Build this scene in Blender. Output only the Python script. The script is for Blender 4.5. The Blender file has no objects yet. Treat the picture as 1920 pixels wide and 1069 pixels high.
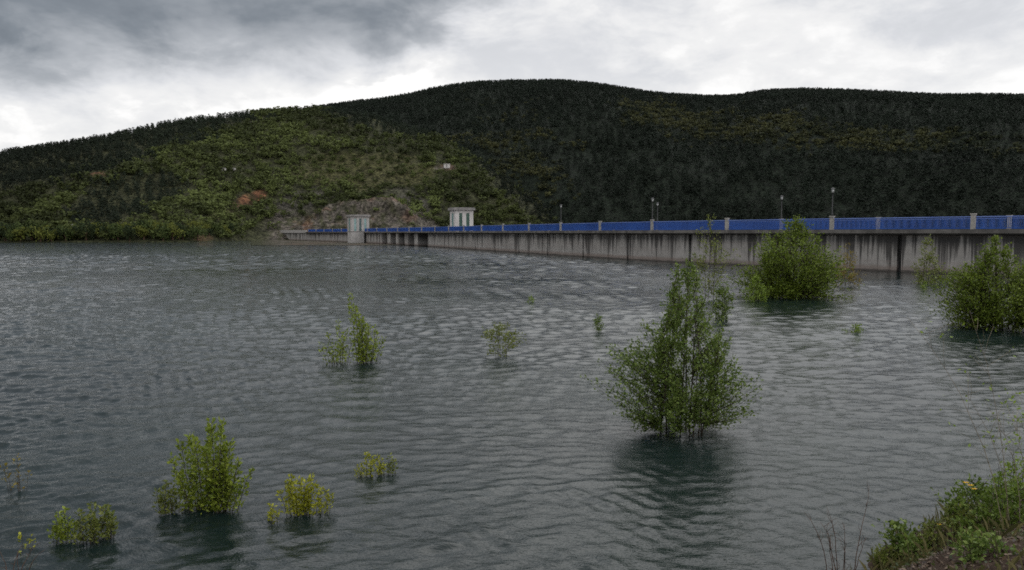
import bpy, math, random
import numpy as np
R = math.radians
rng = np.random.default_rng(7)
random.seed(7)
S = bpy.context.scene
COL = S.collection

# ------------------------------------------------------------------ camera and pixel rays
F, CX, CY, HOR, EYE = 1400.0, 960.0, 534.5, 436.0, 4.0
PITCH = math.atan((CY - HOR) / F)
cp, sp = math.cos(PITCH), math.sin(PITCH)
def ray(px, py):
    xc, yc = (px - CX) / F, (CY - py) / F
    return np.array([xc, cp + yc * sp, -sp + yc * cp])
def at(px, py, z=0.0):
    d = ray(px, py); t = (z - EYE) / d[2]
    return np.array([d[0] * t, d[1] * t, z])
def atd(px, py, Y):
    d = ray(px, py); t = Y / d[1]
    return np.array([d[0] * t, Y, EYE + d[2] * t])
def proj(x, y, z):
    z = z - EYE
    fz = y * cp - z * sp; uy = y * sp + z * cp
    return CX + F * x / fz, CY - F * uy / fz

cam = bpy.data.cameras.new('camera'); camo = bpy.data.objects.new('camera', cam); COL.objects.link(camo)
camo.location = (0, 0, EYE); camo.rotation_euler = (math.pi / 2 - PITCH, 0, 0)
cam.sensor_width = 36; cam.lens = 36 * F / 1920; cam.clip_start = .1; cam.clip_end = 20000
S.camera = camo
S.view_settings.view_transform = 'Standard'; S.view_settings.look = 'None'
S.view_settings.exposure = 0; S.view_settings.gamma = 1

# ------------------------------------------------------------------ small node helper
class V:
    def __init__(s, nt, sock): s.nt, s.s = nt, sock
    def _m(s, op, o=None, o2=None):
        n = s.nt.nodes.new('ShaderNodeMath'); n.operation = op
        for i, q in enumerate((s, o, o2)):
            if q is None: continue
            if isinstance(q, V): s.nt.links.new(q.s, n.inputs[i])
            else: n.inputs[i].default_value = q
        return V(s.nt, n.outputs[0])
    def __add__(s, o): return s._m('ADD', o)
    def __sub__(s, o): return s._m('SUBTRACT', o)
    def __mul__(s, o): return s._m('MULTIPLY', o)
    def __truediv__(s, o): return s._m('DIVIDE', o)
    def rsub(s, o): return (s * -1.0) + o
    def max(s, o): return s._m('MAXIMUM', o)
    def min(s, o): return s._m('MINIMUM', o)
    def step(s, a, b, c=0.0, d=1.0):
        n = s.nt.nodes.new('ShaderNodeMapRange'); n.interpolation_type = 'SMOOTHSTEP'
        s.nt.links.new(s.s, n.inputs[0])
        for i, q in enumerate((a, b, c, d)): n.inputs[i + 1].default_value = q
        return V(s.nt, n.outputs[0])
def new_mat(name):
    m = bpy.data.materials.new(name); m.use_nodes = True
    nt = m.node_tree; nt.nodes.clear()
    out = nt.nodes.new('ShaderNodeOutputMaterial')
    return m, nt, out
def noise(nt, vec, scale, detail=4, rough=.55, dist=0.0, dim='3D'):
    n = nt.nodes.new('ShaderNodeTexNoise'); n.noise_dimensions = dim
    if vec is not None: nt.links.new(vec, n.inputs['Vector'])
    n.inputs['Scale'].default_value = scale; n.inputs['Detail'].default_value = detail
    n.inputs['Roughness'].default_value = rough; n.inputs['Distortion'].default_value = dist
    return V(nt, n.outputs[0])
def mapping(nt, vec, scale=(1, 1, 1), loc=(0, 0, 0), rot=(0, 0, 0)):
    n = nt.nodes.new('ShaderNodeMapping'); nt.links.new(vec, n.inputs[0])
    n.inputs['Scale'].default_value = scale; n.inputs['Location'].default_value = loc; n.inputs['Rotation'].default_value = rot
    return n.outputs[0]
def tex(nt, which): return nt.nodes.new('ShaderNodeTexCoord').outputs[which]
def mixc(nt, fac, a, b):
    n = nt.nodes.new('ShaderNodeMix'); n.data_type = 'RGBA'
    if isinstance(fac, V): nt.links.new(fac.s, n.inputs[0])
    else: n.inputs[0].default_value = fac
    for i, q in ((6, a), (7, b)):
        if isinstance(q, (tuple, list)): n.inputs[i].default_value = (*q[:3], 1)
        else: nt.links.new(q, n.inputs[i])
    return n.outputs[2]
def ramp(nt, fac, stops):
    n = nt.nodes.new('ShaderNodeValToRGB'); nt.links.new(fac.s, n.inputs[0])
    cr = n.color_ramp
    while len(cr.elements) < len(stops): cr.elements.new(.5)
    for e, (p, c) in zip(cr.elements, stops): e.position = p; e.color = (*c, 1)
    return n.outputs[0]
def bump(nt, h, strength, distance, normal=None):
    n = nt.nodes.new('ShaderNodeBump'); nt.links.new(h.s, n.inputs['Height'])
    n.inputs['Strength'].default_value = strength; n.inputs['Distance'].default_value = distance
    if normal is not None: nt.links.new(normal, n.inputs['Normal'])
    return n.outputs[0]
def principled(nt, out, color, rough=.8, normal=None, spec=.3, metal=0.0, ior=None):
    p = nt.nodes.new('ShaderNodeBsdfPrincipled')
    if isinstance(color, (tuple, list)): p.inputs['Base Color'].default_value = (*color[:3], 1)
    else: nt.links.new(color, p.inputs['Base Color'])
    if isinstance(rough, V): nt.links.new(rough.s, p.inputs['Roughness'])
    else: p.inputs['Roughness'].default_value = rough
    p.inputs['Specular IOR Level'].default_value = spec; p.inputs['Metallic'].default_value = metal
    if ior: p.inputs['IOR'].default_value = ior
    if normal is not None: nt.links.new(normal, p.inputs['Normal'])
    nt.links.new(p.outputs[0], out.inputs[0]); return p

# ------------------------------------------------------------------ materials
def m_plain(name, a, b, scale=6.0, rough=.7, spec=.3, metal=0.0, bumpd=0.0):
    m, nt, out = new_mat(name); co = tex(nt, 'Object')
    f = noise(nt, co, scale, 5)
    principled(nt, out, mixc(nt, f.step(.35, .65), a, b), rough, bump(nt, f, .4, bumpd) if bumpd else None, spec, metal)
    return m
def m_leaf(name, dark, light, trans=.3):
    m, nt, out = new_mat(name)
    g = nt.nodes.new('ShaderNodeNewGeometry'); r = V(nt, g.outputs['Random Per Island'])
    c = mixc(nt, r, dark, light)
    p = principled(nt, out, c, .5, None, .25)
    t = nt.nodes.new('ShaderNodeBsdfTranslucent'); nt.links.new(c, t.inputs[0])
    mx = nt.nodes.new('ShaderNodeMixShader'); mx.inputs[0].default_value = trans
    nt.links.new(p.outputs[0], mx.inputs[1]); nt.links.new(t.outputs[0], mx.inputs[2]); nt.links.new(mx.outputs[0], out.inputs[0])
    return m
def m_tint(name, var=.45, trans=.15):
    """foliage whose colour is the tree's own tint (attribute), a little different on each leaf clump"""
    m, nt, out = new_mat(name)
    a = nt.nodes.new('ShaderNodeAttribute'); a.attribute_name = 'tint'
    g = nt.nodes.new('ShaderNodeNewGeometry'); r = V(nt, g.outputs['Random Per Island'])
    hsv = nt.nodes.new('ShaderNodeHueSaturation'); nt.links.new(a.outputs['Color'], hsv.inputs['Color'])
    nt.links.new((r * (2 * var) + (1 - var)).s, hsv.inputs['Value'])
    vm = nt.nodes.new('ShaderNodeVectorMath'); vm.operation = 'MULTIPLY_ADD'; nt.links.new(g.outputs['Normal'], vm.inputs[0]); vm.inputs[1].default_value = (.55, .55, .55); vm.inputs[2].default_value = (0, -.12, .5)
    vn_ = nt.nodes.new('ShaderNodeVectorMath'); vn_.operation = 'NORMALIZE'; nt.links.new(vm.outputs[0], vn_.inputs[0])
    p = principled(nt, out, hsv.outputs[0], .8, vn_.outputs[0], .08)
    t = nt.nodes.new('ShaderNodeBsdfTranslucent'); nt.links.new(hsv.outputs[0], t.inputs[0])
    mx = nt.nodes.new('ShaderNodeMixShader'); mx.inputs[0].default_value = trans
    nt.links.new(p.outputs[0], mx.inputs[1]); nt.links.new(t.outputs[0], mx.inputs[2]); nt.links.new(mx.outputs[0], out.inputs[0])
    return m
def m_concrete(name, streaks=1.0, base=((.28, .268, .252), (.37, .352, .335))):
    """weathered concrete, uv = metres along the wall and metres of height"""
    m, nt, out = new_mat(name); uv = tex(nt, 'UV'); obj = tex(nt, 'Object')
    sep = nt.nodes.new('ShaderNodeSeparateXYZ'); nt.links.new(uv, sep.inputs[0])
    u, z = V(nt, sep.outputs[0]), V(nt, sep.outputs[1])
    c = mixc(nt, noise(nt, obj, .9, 6, .65).step(.35, .68), *base)
    # bays poured at different times
    bay = noise(nt, mapping(nt, uv, (.11, .0, 1)), 1.0, 1, .5).step(.3, .7)
    c = mixc(nt, bay * .35, c, (.21, .19, .18))
    # run-off streaks hanging from the deck, each of its own length
    n1 = noise(nt, mapping(nt, uv, (1.9, .05, 1)), 1.0, 3, .7)
    n2 = noise(nt, mapping(nt, uv, (.33, .02, 1), (7, 0, 0)), 1.0, 2, .5)
    n3 = noise(nt, mapping(nt, uv, (5.5, .12, 1), (3, 9, 0)), 1.0, 2, .5)
    reach = (n1 * .9 + n2 * .75 + n3 * .22)
    lim = (z.rsub(3.75)) * .062 + .815
    s1 = (reach - lim).step(-.02, .13)
    c = mixc(nt, s1 * (.9 * streaks), c, (.045, .043, .042))
    wide = (n2 + n1 * .25).step(.68, .75)
    c = mixc(nt, wide * (.62 * streaks), c, (.07, .066, .062))
    # pour lines and tide mark
    pour = noise(nt, mapping(nt, uv, (.02, 3.1, 1)), 1.0, 1, .5).step(.56, .62)
    c = mixc(nt, pour * .18, c, (.25, .20, .18))
    zz = z + noise(nt, mapping(nt, uv, (.7, .7, 1)), 1.0, 3) * .35
    c = mixc(nt, zz.step(.55, 1.0, 1, 0) * .6, c, (.17, .125, .105))
    c = mixc(nt, zz.step(.28, .48, 1, 0) * .8, c, (.045, .042, .038))
    principled(nt, out, c, .85, bump(nt, noise(nt, obj, 5, 5), .3, .03), .2)
    return m

M = {}
M['wall'] = m_concrete('weathered_concrete')
M['slab'] = m_plain('stained_slab_concrete', (.085, .08, .075), (.16, .15, .14), .8, .85, .2, 0, .02)
M['pale'] = m_plain('pale_concrete', (.33, .315, .30), (.42, .40, .385), .7, .8, .2, 0, .02)
M['post'] = m_plain('post_concrete', (.25, .24, .22), (.36, .34, .315), 1.7, .8, .2)
M['white'] = m_plain('white_render', (.50, .47, .45), (.60, .57, .545), .5, .8, .2)
M['grey'] = m_plain('grey_render', (.20, .19, .18), (.29, .27, .26), .6, .8, .2)
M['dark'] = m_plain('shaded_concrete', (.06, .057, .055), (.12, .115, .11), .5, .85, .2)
M['blue'] = m_plain('blue_paint', (.015, .060, .25), (.022, .082, .32), .35, .5, .3)
M['bluelight'] = m_plain('worn_blue_paint', (.13, .20, .52), (.18, .26, .56), .5, .5, .3)
M['green'] = m_plain('green_panel', (.02, .06, .045), (.05, .11, .08), 1.3, .25, .5)
M['teal'] = m_plain('teal_glass', (.16, .27, .27), (.25, .38, .37), .8, .15, .6)
M['tealdark'] = m_plain('dark_teal_glass', (.03, .07, .075), (.07, .12, .12), .8, .15, .6)
M['black'] = m_plain('black_iron', (.012, .012, .013), (.022, .022, .022), 3, .5, .4)
M['lamp'] = m_plain('milky_lantern_glass', (.45, .46, .45), (.55, .55, .54), 4, .3, .5)
M['asphalt'] = m_plain('asphalt', (.045, .045, .045), (.06, .06, .06), 4, .9, .2, 0, .01)
M['bark'] = m_plain('grey_brown_bark', (.03, .024, .018), (.075, .06, .045), 14, .85, .15)
M['twig'] = m_plain('red_brown_twig', (.06, .035, .025), (.13, .08, .055), 16, .8, .15)
M['dry'] = m_plain('dry_pale_stem', (.17, .14, .10), (.28, .24, .18), 16, .85, .15)
M['rock'] = m_plain('pale_rock', (.22, .21, .20), (.42, .40, .38), 1.2, .9, .15, 0, .1)
M['petal'] = m_plain('yellow_petal', (.46, .26, .004), (.54, .34, .008), 30, .6, .2)
M['forest'] = m_tint('forest_foliage', .25)

# ------------------------------------------------------------------ mesh helpers
def link(name, me, mat=None, parent=None):
    o = bpy.data.objects.new(name, me); COL.objects.link(o)
    if mat is not None and me is not None: me.materials.append(mat)
    if parent is not None: o.parent = parent
    return o
def np_mesh(name, verts, faces, smooth=False, tint=None, uv=None):
    verts = np.ascontiguousarray(verts, dtype=np.float32); faces = np.ascontiguousarray(faces, dtype=np.int32)
    me = bpy.data.meshes.new(name); nv, (nf, k) = len(verts), faces.shape
    me.vertices.add(nv); me.vertices.foreach_set('co', verts.ravel())
    me.loops.add(nf * k); me.loops.foreach_set('vertex_index', faces.ravel())
    me.polygons.add(nf); me.polygons.foreach_set('loop_start', np.arange(0, nf * k, k, dtype=np.int32))
    if smooth: me.polygons.foreach_set('use_smooth', np.ones(nf, dtype=bool))
    me.update(calc_edges=True)
    if tint is not None:
        a = me.attributes.new('tint', 'FLOAT_COLOR', 'POINT')
        t = np.ones((nv, 4), np.float32); t[:, :3] = tint; a.data.foreach_set('color', t.ravel())
    if uv is not None:
        l = me.uv_layers.new(name='UVMap'); l.data.foreach_set('uv', np.ascontiguousarray(uv, dtype=np.float32)[faces.ravel()].ravel())
    return me
class MB:
    def __init__(s): s.v, s.f, s.uv = [], [], []
    def add(s, vs, fs, uvs=None):
        n = len(s.v); s.v += [tuple(map(float, p)) for p in vs]; s.f += [tuple(i + n for i in f) for f in fs]
        s.uv += list(uvs) if uvs is not None else [(float(p[0]), float(p[2])) for p in vs]
    def hexa(s, c, uvs=None):       # 8 corners: bottom ring then top ring
        s.add(c, [(3, 2, 1, 0), (4, 5, 6, 7), (0, 1, 5, 4), (1, 2, 6, 5), (2, 3, 7, 6), (3, 0, 4, 7)], uvs)
    def tube(s, pts, rads, n=5):
        pts = [np.asarray(p, float) for p in pts]; vs, fs = [], []
        for i, p in enumerate(pts):
            d = pts[min(i + 1, len(pts) - 1)] - pts[max(i - 1, 0)]; d = d / (np.linalg.norm(d) + 1e-9)
            a = np.cross(d, (0, 1, 0) if abs(d[1]) < .9 else (1, 0, 0)); a /= np.linalg.norm(a); b = np.cross(d, a)
            for k in range(n):
                t = 2 * math.pi * k / n; vs.append(p + rads[i] * (a * math.cos(t) + b * math.sin(t)))
        for i in range(len(pts) - 1):
            for k in range(n):
                q = (k + 1) % n; fs.append((i * n + k, i * n + q, (i + 1) * n + q, (i + 1) * n + k))
        fs.append(tuple(range(n))[::-1]); fs.append(tuple((len(pts) - 1) * n + k for k in range(n)))
        s.add(vs, fs)
    def build(s, name, mat, parent=None, smooth=False):
        me = bpy.data.meshes.new(name); me.from_pydata(s.v, [], s.f); me.update()
        if smooth: me.polygons.foreach_set('use_smooth', [True] * len(me.polygons))
        l = me.uv_layers.new(name='UVMap')
        for lp in me.loops: l.data[lp.index].uv = s.uv[lp.vertex_index]
        return link(name, me, mat, parent)
def tag(o, label, cat, group=None, kind=None):
    o['label'] = label; o['category'] = cat
    if group: o['group'] = group
    if kind: o['kind'] = kind
    return o
def empty(name, loc, rz=0.0):
    o = bpy.data.objects.new(name, None); COL.objects.link(o); o.location = tuple(map(float, loc)); o.rotation_euler = (0, 0, rz)
    o.empty_display_size = .3
    return o
def structure(o, label, cat): return tag(o, label, cat, None, 'structure')

# value noise on numpy arrays
_T = rng.random((256, 256)).astype(np.float32)
def vn(x, y):
    xi, yi = np.floor(x).astype(int), np.floor(y).astype(int); fx, fy = x - xi, y - yi
    fx = fx * fx * (3 - 2 * fx); fy = fy * fy * (3 - 2 * fy)
    g = lambda a, b: _T[a & 255, b & 255]
    return (g(xi, yi) * (1 - fx) + g(xi + 1, yi) * fx) * (1 - fy) + (g(xi, yi + 1) * (1 - fx) + g(xi + 1, yi + 1) * fx) * fy
def fbm(x, y, o=4, rough=.5):
    s, a, t = 0, 1, 0
    for i in range(o): s = s + a * vn(x * 2 ** i + 17.3 * i, y * 2 ** i + 5.1 * i); t += a; a *= rough
    return s / t * 2 - 1
def sst(a, b, x):
    t = np.clip((x - a) / (b - a), 0, 1); return t * t * (3 - 2 * t)

# ------------------------------------------------------------------ the line of the dam (lake-side face)
px_dy = [(1900, 82.5), (1700, 75), (1500, 67), (1265, 57), (1133, 48.5), (1000, 40), (900, 33.2), (820, 27.3), (740, 22.6), (660, 18.4), (580, 15.4), (485, 13.0)]
ctrl = [at(p, HOR + d)[:2] for p, d in px_dy]
d0 = ctrl[0] - ctrl[1]; d0 /= np.linalg.norm(d0)
ctrl = [ctrl[0] + d0 * 60, ctrl[0] + d0 * 30] + ctrl
ctrl = np.array(ctrl)
# dense polyline, smoothed
tt = np.concatenate([[0], np.cumsum(np.linalg.norm(np.diff(ctrl, axis=0), axis=1))])
sd = np.arange(0, tt[-1], 1.0)
P = np.stack([np.interp(sd, tt, ctrl[:, i]) for i in (0, 1)], 1)
ker = np.hanning(61); ker /= ker.sum()
Pp = np.concatenate([P[0] - (P[1] - P[0]) * np.arange(30, 0, -1)[:, None], P, P[-1] + (P[-1] - P[-2]) * np.arange(1, 31)[:, None]])
P = np.stack([np.convolve(Pp[:, i], ker, 'valid') for i in (0, 1)], 1)
sd = np.concatenate([[0], np.cumsum(np.linalg.norm(np.diff(P, axis=0), axis=1))])
SEND = sd[-1]
def fr(s):
    """point, tangent (towards the far end) and normal (towards the lake) at arc length s"""
    p = np.array([np.interp(s, sd, P[:, i]) for i in (0, 1)])
    q = np.array([np.interp(min(s + 2, SEND), sd, P[:, i]) - np.interp(max(s - 2, 0), sd, P[:, i]) for i in (0, 1)])
    t = q / np.linalg.norm(q); n = np.array([-t[1], t[0]])
    if np.dot(n, -p) < 0: n = -n
    return p, t, n
def dp(s, off, z):
    p, t, n = fr(s); q = p + n * off; return np.array([q[0], q[1], z])
def s_of_px(px, off=0.0, z=0.0):
    ss = np.arange(0, SEND, .25); pts = np.array([dp(s, off, z) for s in ss])
    x, _ = proj(pts[:, 0], pts[:, 1], pts[:, 2]); ok = pts[:, 1] > 5
    return float(ss[ok][np.argmin(np.abs(x[ok] - px))])
def sweep(mb, s0, s1, prof, step=1.5, caps=True):
    """closed profile [(off, z)...] swept along the dam line"""
    n = max(1, int(math.ceil((s1 - s0) / step))); ss = np.linspace(s0, s1, n + 1); k = len(prof)
    vs, fs, uv = [], [], []
    for s in ss:
        for o, z in prof: vs.append(dp(s, o, z)); uv.append((s, z))
    for i in range(n):
        for j in range(k):
            q = (j + 1) % k; fs.append((i * k + j, i * k + q, (i + 1) * k + q, (i + 1) * k + j))
    if caps: fs += [tuple(range(k))[::-1], tuple(n * k + j for j in range(k))]
    mb.add(vs, fs, uv)
def dbox(mb, s, ls, o0, o1, z0, z1):
    """box on the dam: centre s, length ls, offsets o0..o1"""
    p, t, n = fr(s); c = []
    for z in (z0, z1):
        for a, o in ((-ls / 2, o0), (ls / 2, o0), (ls / 2, o1), (-ls / 2, o1)):
            q = p + t * a + n * o; c.append((q[0], q[1], z))
    mb.hexa(c, [(s + a, z) for z in (z0, z1) for a in (-ls / 2, ls / 2, ls / 2, -ls / 2)])

S0 = s_of_px(1828); BAY = 13.6
DECK, SLAB0, RTOP = 4.30, 3.76, 5.52
sTow = s_of_px(683); sSp0, sSp1 = s_of_px(802), s_of_px(711); sRailEnd = s_of_px(578); sEnd = SEND - .5
stations = [S0 + BAY * i for i in range(-4, 60) if 2 < S0 + BAY * i < sRailEnd]

dam = empty('dam', dp(S0, 0, 0))
tag(dam, 'long grey streaked concrete dam wall with spillway bays across the reservoir', 'dam')
dam_inv = dam.matrix_basis.inverted()
def under(o, root):        # children were built in world coordinates
    o.parent = root; o.location = tuple(-root.location[i] for i in range(3)); return o
mb = MB()
joints = [s + BAY / 2 for s in stations]
cuts = [2.0] + [j for j in joints if j < sSp0 - 4] + [sSp0]
for a, b in zip(cuts[:-1], cuts[1:]):
    sweep(mb, a + .22, b - .22, [(0, -4), (0, SLAB0 - .004), (-9.4, SLAB0 - .004), (-9.4, -4)])
under(mb.build('wall', M['wall']), dam)
for j in cuts[1:-1]:
    mb = MB(); sweep(mb, j - .215, j + .215, [(-.5, -4), (-.5, SLAB0 - .006), (-9.2, SLAB0 - .006), (-9.2, -4)])
    under(mb.build('joint_recess', M['dark']), dam)
mb = MB(); sweep(mb, sSp1, sEnd, [(0, -4), (0, SLAB0 - .004), (-9.4, SLAB0 - .004), (-9.4, -4)])
under(mb.build('wall', M['wall']), dam)
mb = MB(); sweep(mb, 2, s_of_px(576), [(1.0, SLAB0 + .16), (1.0, DECK), (-10.1, DECK), (-10.1, SLAB0), (.6, SLAB0)])
under(mb.build('deck_slab', M['slab']), dam)
mb = MB(); sweep(mb, s_of_px(575), sEnd, [(.3, SLAB0), (.3, DECK + .9), (-.1, DECK + .9), (-.1, DECK), (-10.1, DECK), (-10.1, SLAB0)])
under(mb.build('end_parapet', M['pale']), dam)
# spillway: recessed gates between piers
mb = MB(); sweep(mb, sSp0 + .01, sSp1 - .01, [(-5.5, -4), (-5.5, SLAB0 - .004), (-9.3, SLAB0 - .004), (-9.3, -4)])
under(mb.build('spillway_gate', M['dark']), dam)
npier = 5; pitch = (sSp1 - sSp0) / (npier + .35)
for i in range(npier):
    s = sSp0 + pitch * (i + .95); mb = MB(); dbox(mb, s, pitch * .36, -5.4, .55, -4, SLAB0 - .004); under(mb.build('pier', M['wall']), dam)

# road on the dam
mb = MB(); sweep(mb, 2, sEnd, [(-.3, DECK + .004), (-.3, DECK + .03), (-9.0, DECK + .03), (-9.0, DECK + .004)])
structure(mb.build('road', M['asphalt']), 'asphalt road along the top of the dam', 'road')

# railings: two, lake side and valley side, each one thing of panels and posts
def railing(off, sts, label, cut=None):
    rt = empty('railing', dp(sts[0], off, DECK)); tag(rt, label, 'railing', 'blue railings along the dam crest')
    for s in sts:
        mb = MB(); dbox(mb, s, .36, off - .17, off + .17, DECK + .005, DECK + 1.36); dbox(mb, s, .46, off - .22, off + .22, DECK + 1.36, DECK + 1.48)
        under(mb.build('post', M['post']), rt)
    for a, b in zip(sts[:-1], sts[1:]):
        if cut and a < cut[1] and b > cut[0]:
            if a < cut[0]: a, b = a, cut[0]
            else: a, b = cut[1], b
        a, b = a + .22, b - .22
        if b - a < 1: continue
        mb = MB(); n = max(3, int((b - a) / .125))
        A, B = dp(a, off, 0), dp(b, off, 0); t = (B - A) / np.linalg.norm(B - A); nn = np.array([-t[1], t[0], 0])
        L = np.linalg.norm(B - A)
        def bar(c0, c1, w, z0, z1):
            c = [];
            for z in (z0, z1):
                for l, o in ((c0, -w), (c1, -w), (c1, w), (c0, w)): c.append(A + t * l + nn * o + np.array([0, 0, z]))
            mb.hexa(c)
        bar(0, L, .035, DECK + .08, DECK + .15)
        for i in range(1, n):
            x = L * i / n; bar(x - .02, x + .02, .035, DECK + .151, DECK + 1.129)
        under(mb.build('bar_panel', M['blue']), rt)
        mb = MB(); bar(0, L, .05, DECK + 1.13, DECK + 1.21); under(mb.build('top_rail', M['bluelight']), rt)
    return rt
cutT = (sTow - 3.6, sTow + 3.6)
railing(.7, stations, 'blue barred railing with pale posts along the lake side of the dam', cutT)
railing(-9.75, stations, 'blue barred railing along the far valley side of the dam road, behind the first railing')

# street lamps
def lamp(s, off, label):
    p = dp(s, off, DECK); o = empty('street_lamp', p)
    tag(o, label, 'street lamp', 'lamps standing along the dam road')
    mb = MB(); z0 = .03 if off < -1 and off > -9 else 1.48
    mb.tube([(0, 0, z0), (0, 0, z0 + .25), (0, 0, z0 + .26), (0, 0, 3.9)], [.13, .12, .065, .05], 8); mb.tube([(0, 0, 3.88), (0, 0, 3.95)], [.13, .15], 8)
    mb.build('pole', M['black'], o, True)
    mb = MB(); mb.tube([(0, 0, 3.952), (0, 0, 4.1), (0, 0, 4.32)], [.08, .13, .15], 8); mb.build('lantern', M['lamp'], o, True)
    mb = MB(); mb.tube([(0, 0, 4.322), (0, 0, 4.36), (0, 0, 4.5)], [.25, .22, .03], 8); mb.build('lantern_cap', M['black'], o)
lamp(S0 + BAY * 1, .7, 'tallest looking black street lamp, on the railing post right of the big round bush')
lamp(S0 + BAY * 2, -9.75, 'black street lamp rising behind the top of the big round bush')
lamp(S0 + BAY * 3, .7, 'pale headed lamp on the dam, the taller of a close pair before the slender sapling')
lamp(S0 + BAY * 4, -9.75, 'small pale headed lamp on the dam, the lower of a close pair')
lamp(S0 + BAY * 5, .7, 'faint distant lamp on the dam above the leftmost floating sprigs')

# intake tower standing in front of the dam and the gatehouse on it
def house(name, label, cat, s, o0, o1, zb, zt, base, glass, glassdark, wallm, nwin, length):
    p, t, n = fr(s); root = empty(name, (p[0], p[1], 0)); tag(root, label, cat)
    def b(mb, a0, a1, q0, q1, z0, z1):
        c = []
        for z in (z0, z1):
            for a, o in ((a0, q0), (a1, q0), (a1, q1), (a0, q1)): q = t * a + n * o; c.append((q[0], q[1], z))
        mb.hexa(c)
    h = length / 2; T = .28
    if base:
        mb = MB(); b(mb, -h, h, base[0], base[1], -4, zb); mb.build('base', M['pale'], root)
        mb = MB(); b(mb, -h - .12, h + .12, o0 - .1, o1 + .12, zb + .002, zb + .3); mb.build('floor_slab', M['grey'], root); zb = zb + .302
    # walls as piers between tall windows, on the ends and on the lake face
    mb = MB(); win, dk = [], []
    wtop = zt - .75
    b(mb, -h, h, o0, o1, wtop, zt)                                        # top beam
    W = o1 - o0; pw = W / (nwin * 1.85 + 1); ww = (W - pw * (nwin + 1)) / nwin
    for sx in (-1, 1):
        a0, a1 = (-h, -h + T) if sx < 0 else (h - T, h)
        for i in range(nwin + 1):
            q = o0 + i * (pw + ww); b(mb, a0, a1, q, q + pw, zb, wtop)
    for i in range(nwin):
        q = o0 + pw + i * (pw + ww); w = MB(); b(w, -h + .10, -h + .16, q, q + ww, zb, wtop); w.build('window', glass if i % 2 == 0 else glassdark, root)
        w = MB(); b(w, h - .16, h - .10, q, q + ww, zb, wtop); w.build('window', glass, root)
    a = -h + T; span = length - 2 * T
    b(mb, a, a + span * .30, o1 - T, o1, zb, wtop); b(mb, a + span * .70, a + span, o1 - T, o1, zb, wtop)
    b(mb, a, a + span, o0, o0 + T, zb, wtop)
    w = MB(); b(w, a + span * .30, a + span * .70, o1 - .16, o1 - .10, zb, wtop); w.build('window', M['teal'], root)
    mb.build('wall', wallm, root)
    mb = MB(); b(mb, -h - .45, h + .45, o0 - .45, o1 + .45, zt + .002, zt + .55); b(mb, -h - .3, h + .3, o0 - .3, o1 + .3, zt + .552, zt + .72); mb.build('roof', M['grey'], root)
    return root
house('intake_tower', 'square intake tower with teal windows on a pale block standing in the water', 'tower', sTow, -1.2, 5.6, 4.25, 10.0, (.8, 5.6), M['teal'], M['tealdark'], M['pale'], 3, 6.6)
sH = s_of_px(866, -5.2, DECK)
house('gatehouse', 'small white flat roofed gatehouse with two dark green window strips on the dam', 'gatehouse', sH, -7.6, -2.6, DECK + .032, 9.9, None, M['green'], M['green'], M['white'], 2, 5.0)

# ------------------------------------------------------------------ hills
pxs = lambda px: (px - CX) / F / cp          # nearly u = X / Y at the horizon
def prof(pts): return np.array([pxs(p[0]) for p in pts]), np.array([p[1] for p in pts], float)
crA = prof([(-1200, 300), (-500, 318), (-200, 300), (0, 283), (200, 252), (350, 222), (490, 203), (600, 196), (700, 212), (830, 252), (900, 292), (960, 338), (1050, 416), (1120, 450), (2600, 460)])
YcA = prof([(-1200, 560), (0, 590), (350, 620), (600, 640), (760, 620), (900, 560), (1050, 480), (1120, 460), (2600, 460)])
YbA = prof([(-1200, 290), (0, 303), (300, 312), (400, 335), (480, 380), (600, 396), (830, 396), (1050, 420), (2600, 430)])
crB = prof([(-1200, 330), (200, 300), (450, 230), (600, 200), (700, 187), (760, 180), (830, 163), (900, 154), (960, 152), (1050, 153), (1110, 158), (1160, 166), (1220, 176), (1300, 181), (1370, 181), (1420, 172), (1470, 169), (1560, 171), (1650, 175), (1750, 180), (1920, 182), (2300, 190), (3200, 260)])
YcB = prof([(-1200, 950), (600, 980), (1050, 1050), (1300, 1000), (1500, 900), (1920, 820), (3200, 700)])
YbB = prof([(-1200, 480), (600, 480), (1000, 470), (1400, 400), (1920, 330), (3200, 260)])
cliffH = prof([(470, 0), (500, 3), (560, 10), (640, 19), (700, 22), (740, 22), (770, 15), (815, 5), (840, 0)])
def ip(c, u): return np.interp(u, c[0], c[1])
def smooth_ip(c, u, w=.02): return sum(ip(c, u + k * w) for k in (-1, -.5, 0, .5, 1)) / 5
def zcrest(c, u, Yc): # height of the crest seen at photo row c
    py = smooth_ip(c, u, .012); yc = (CY - py) / F
    return EYE + Yc * (-sp + yc * cp) / (cp + yc * sp)
TREE = 4.0
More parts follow.
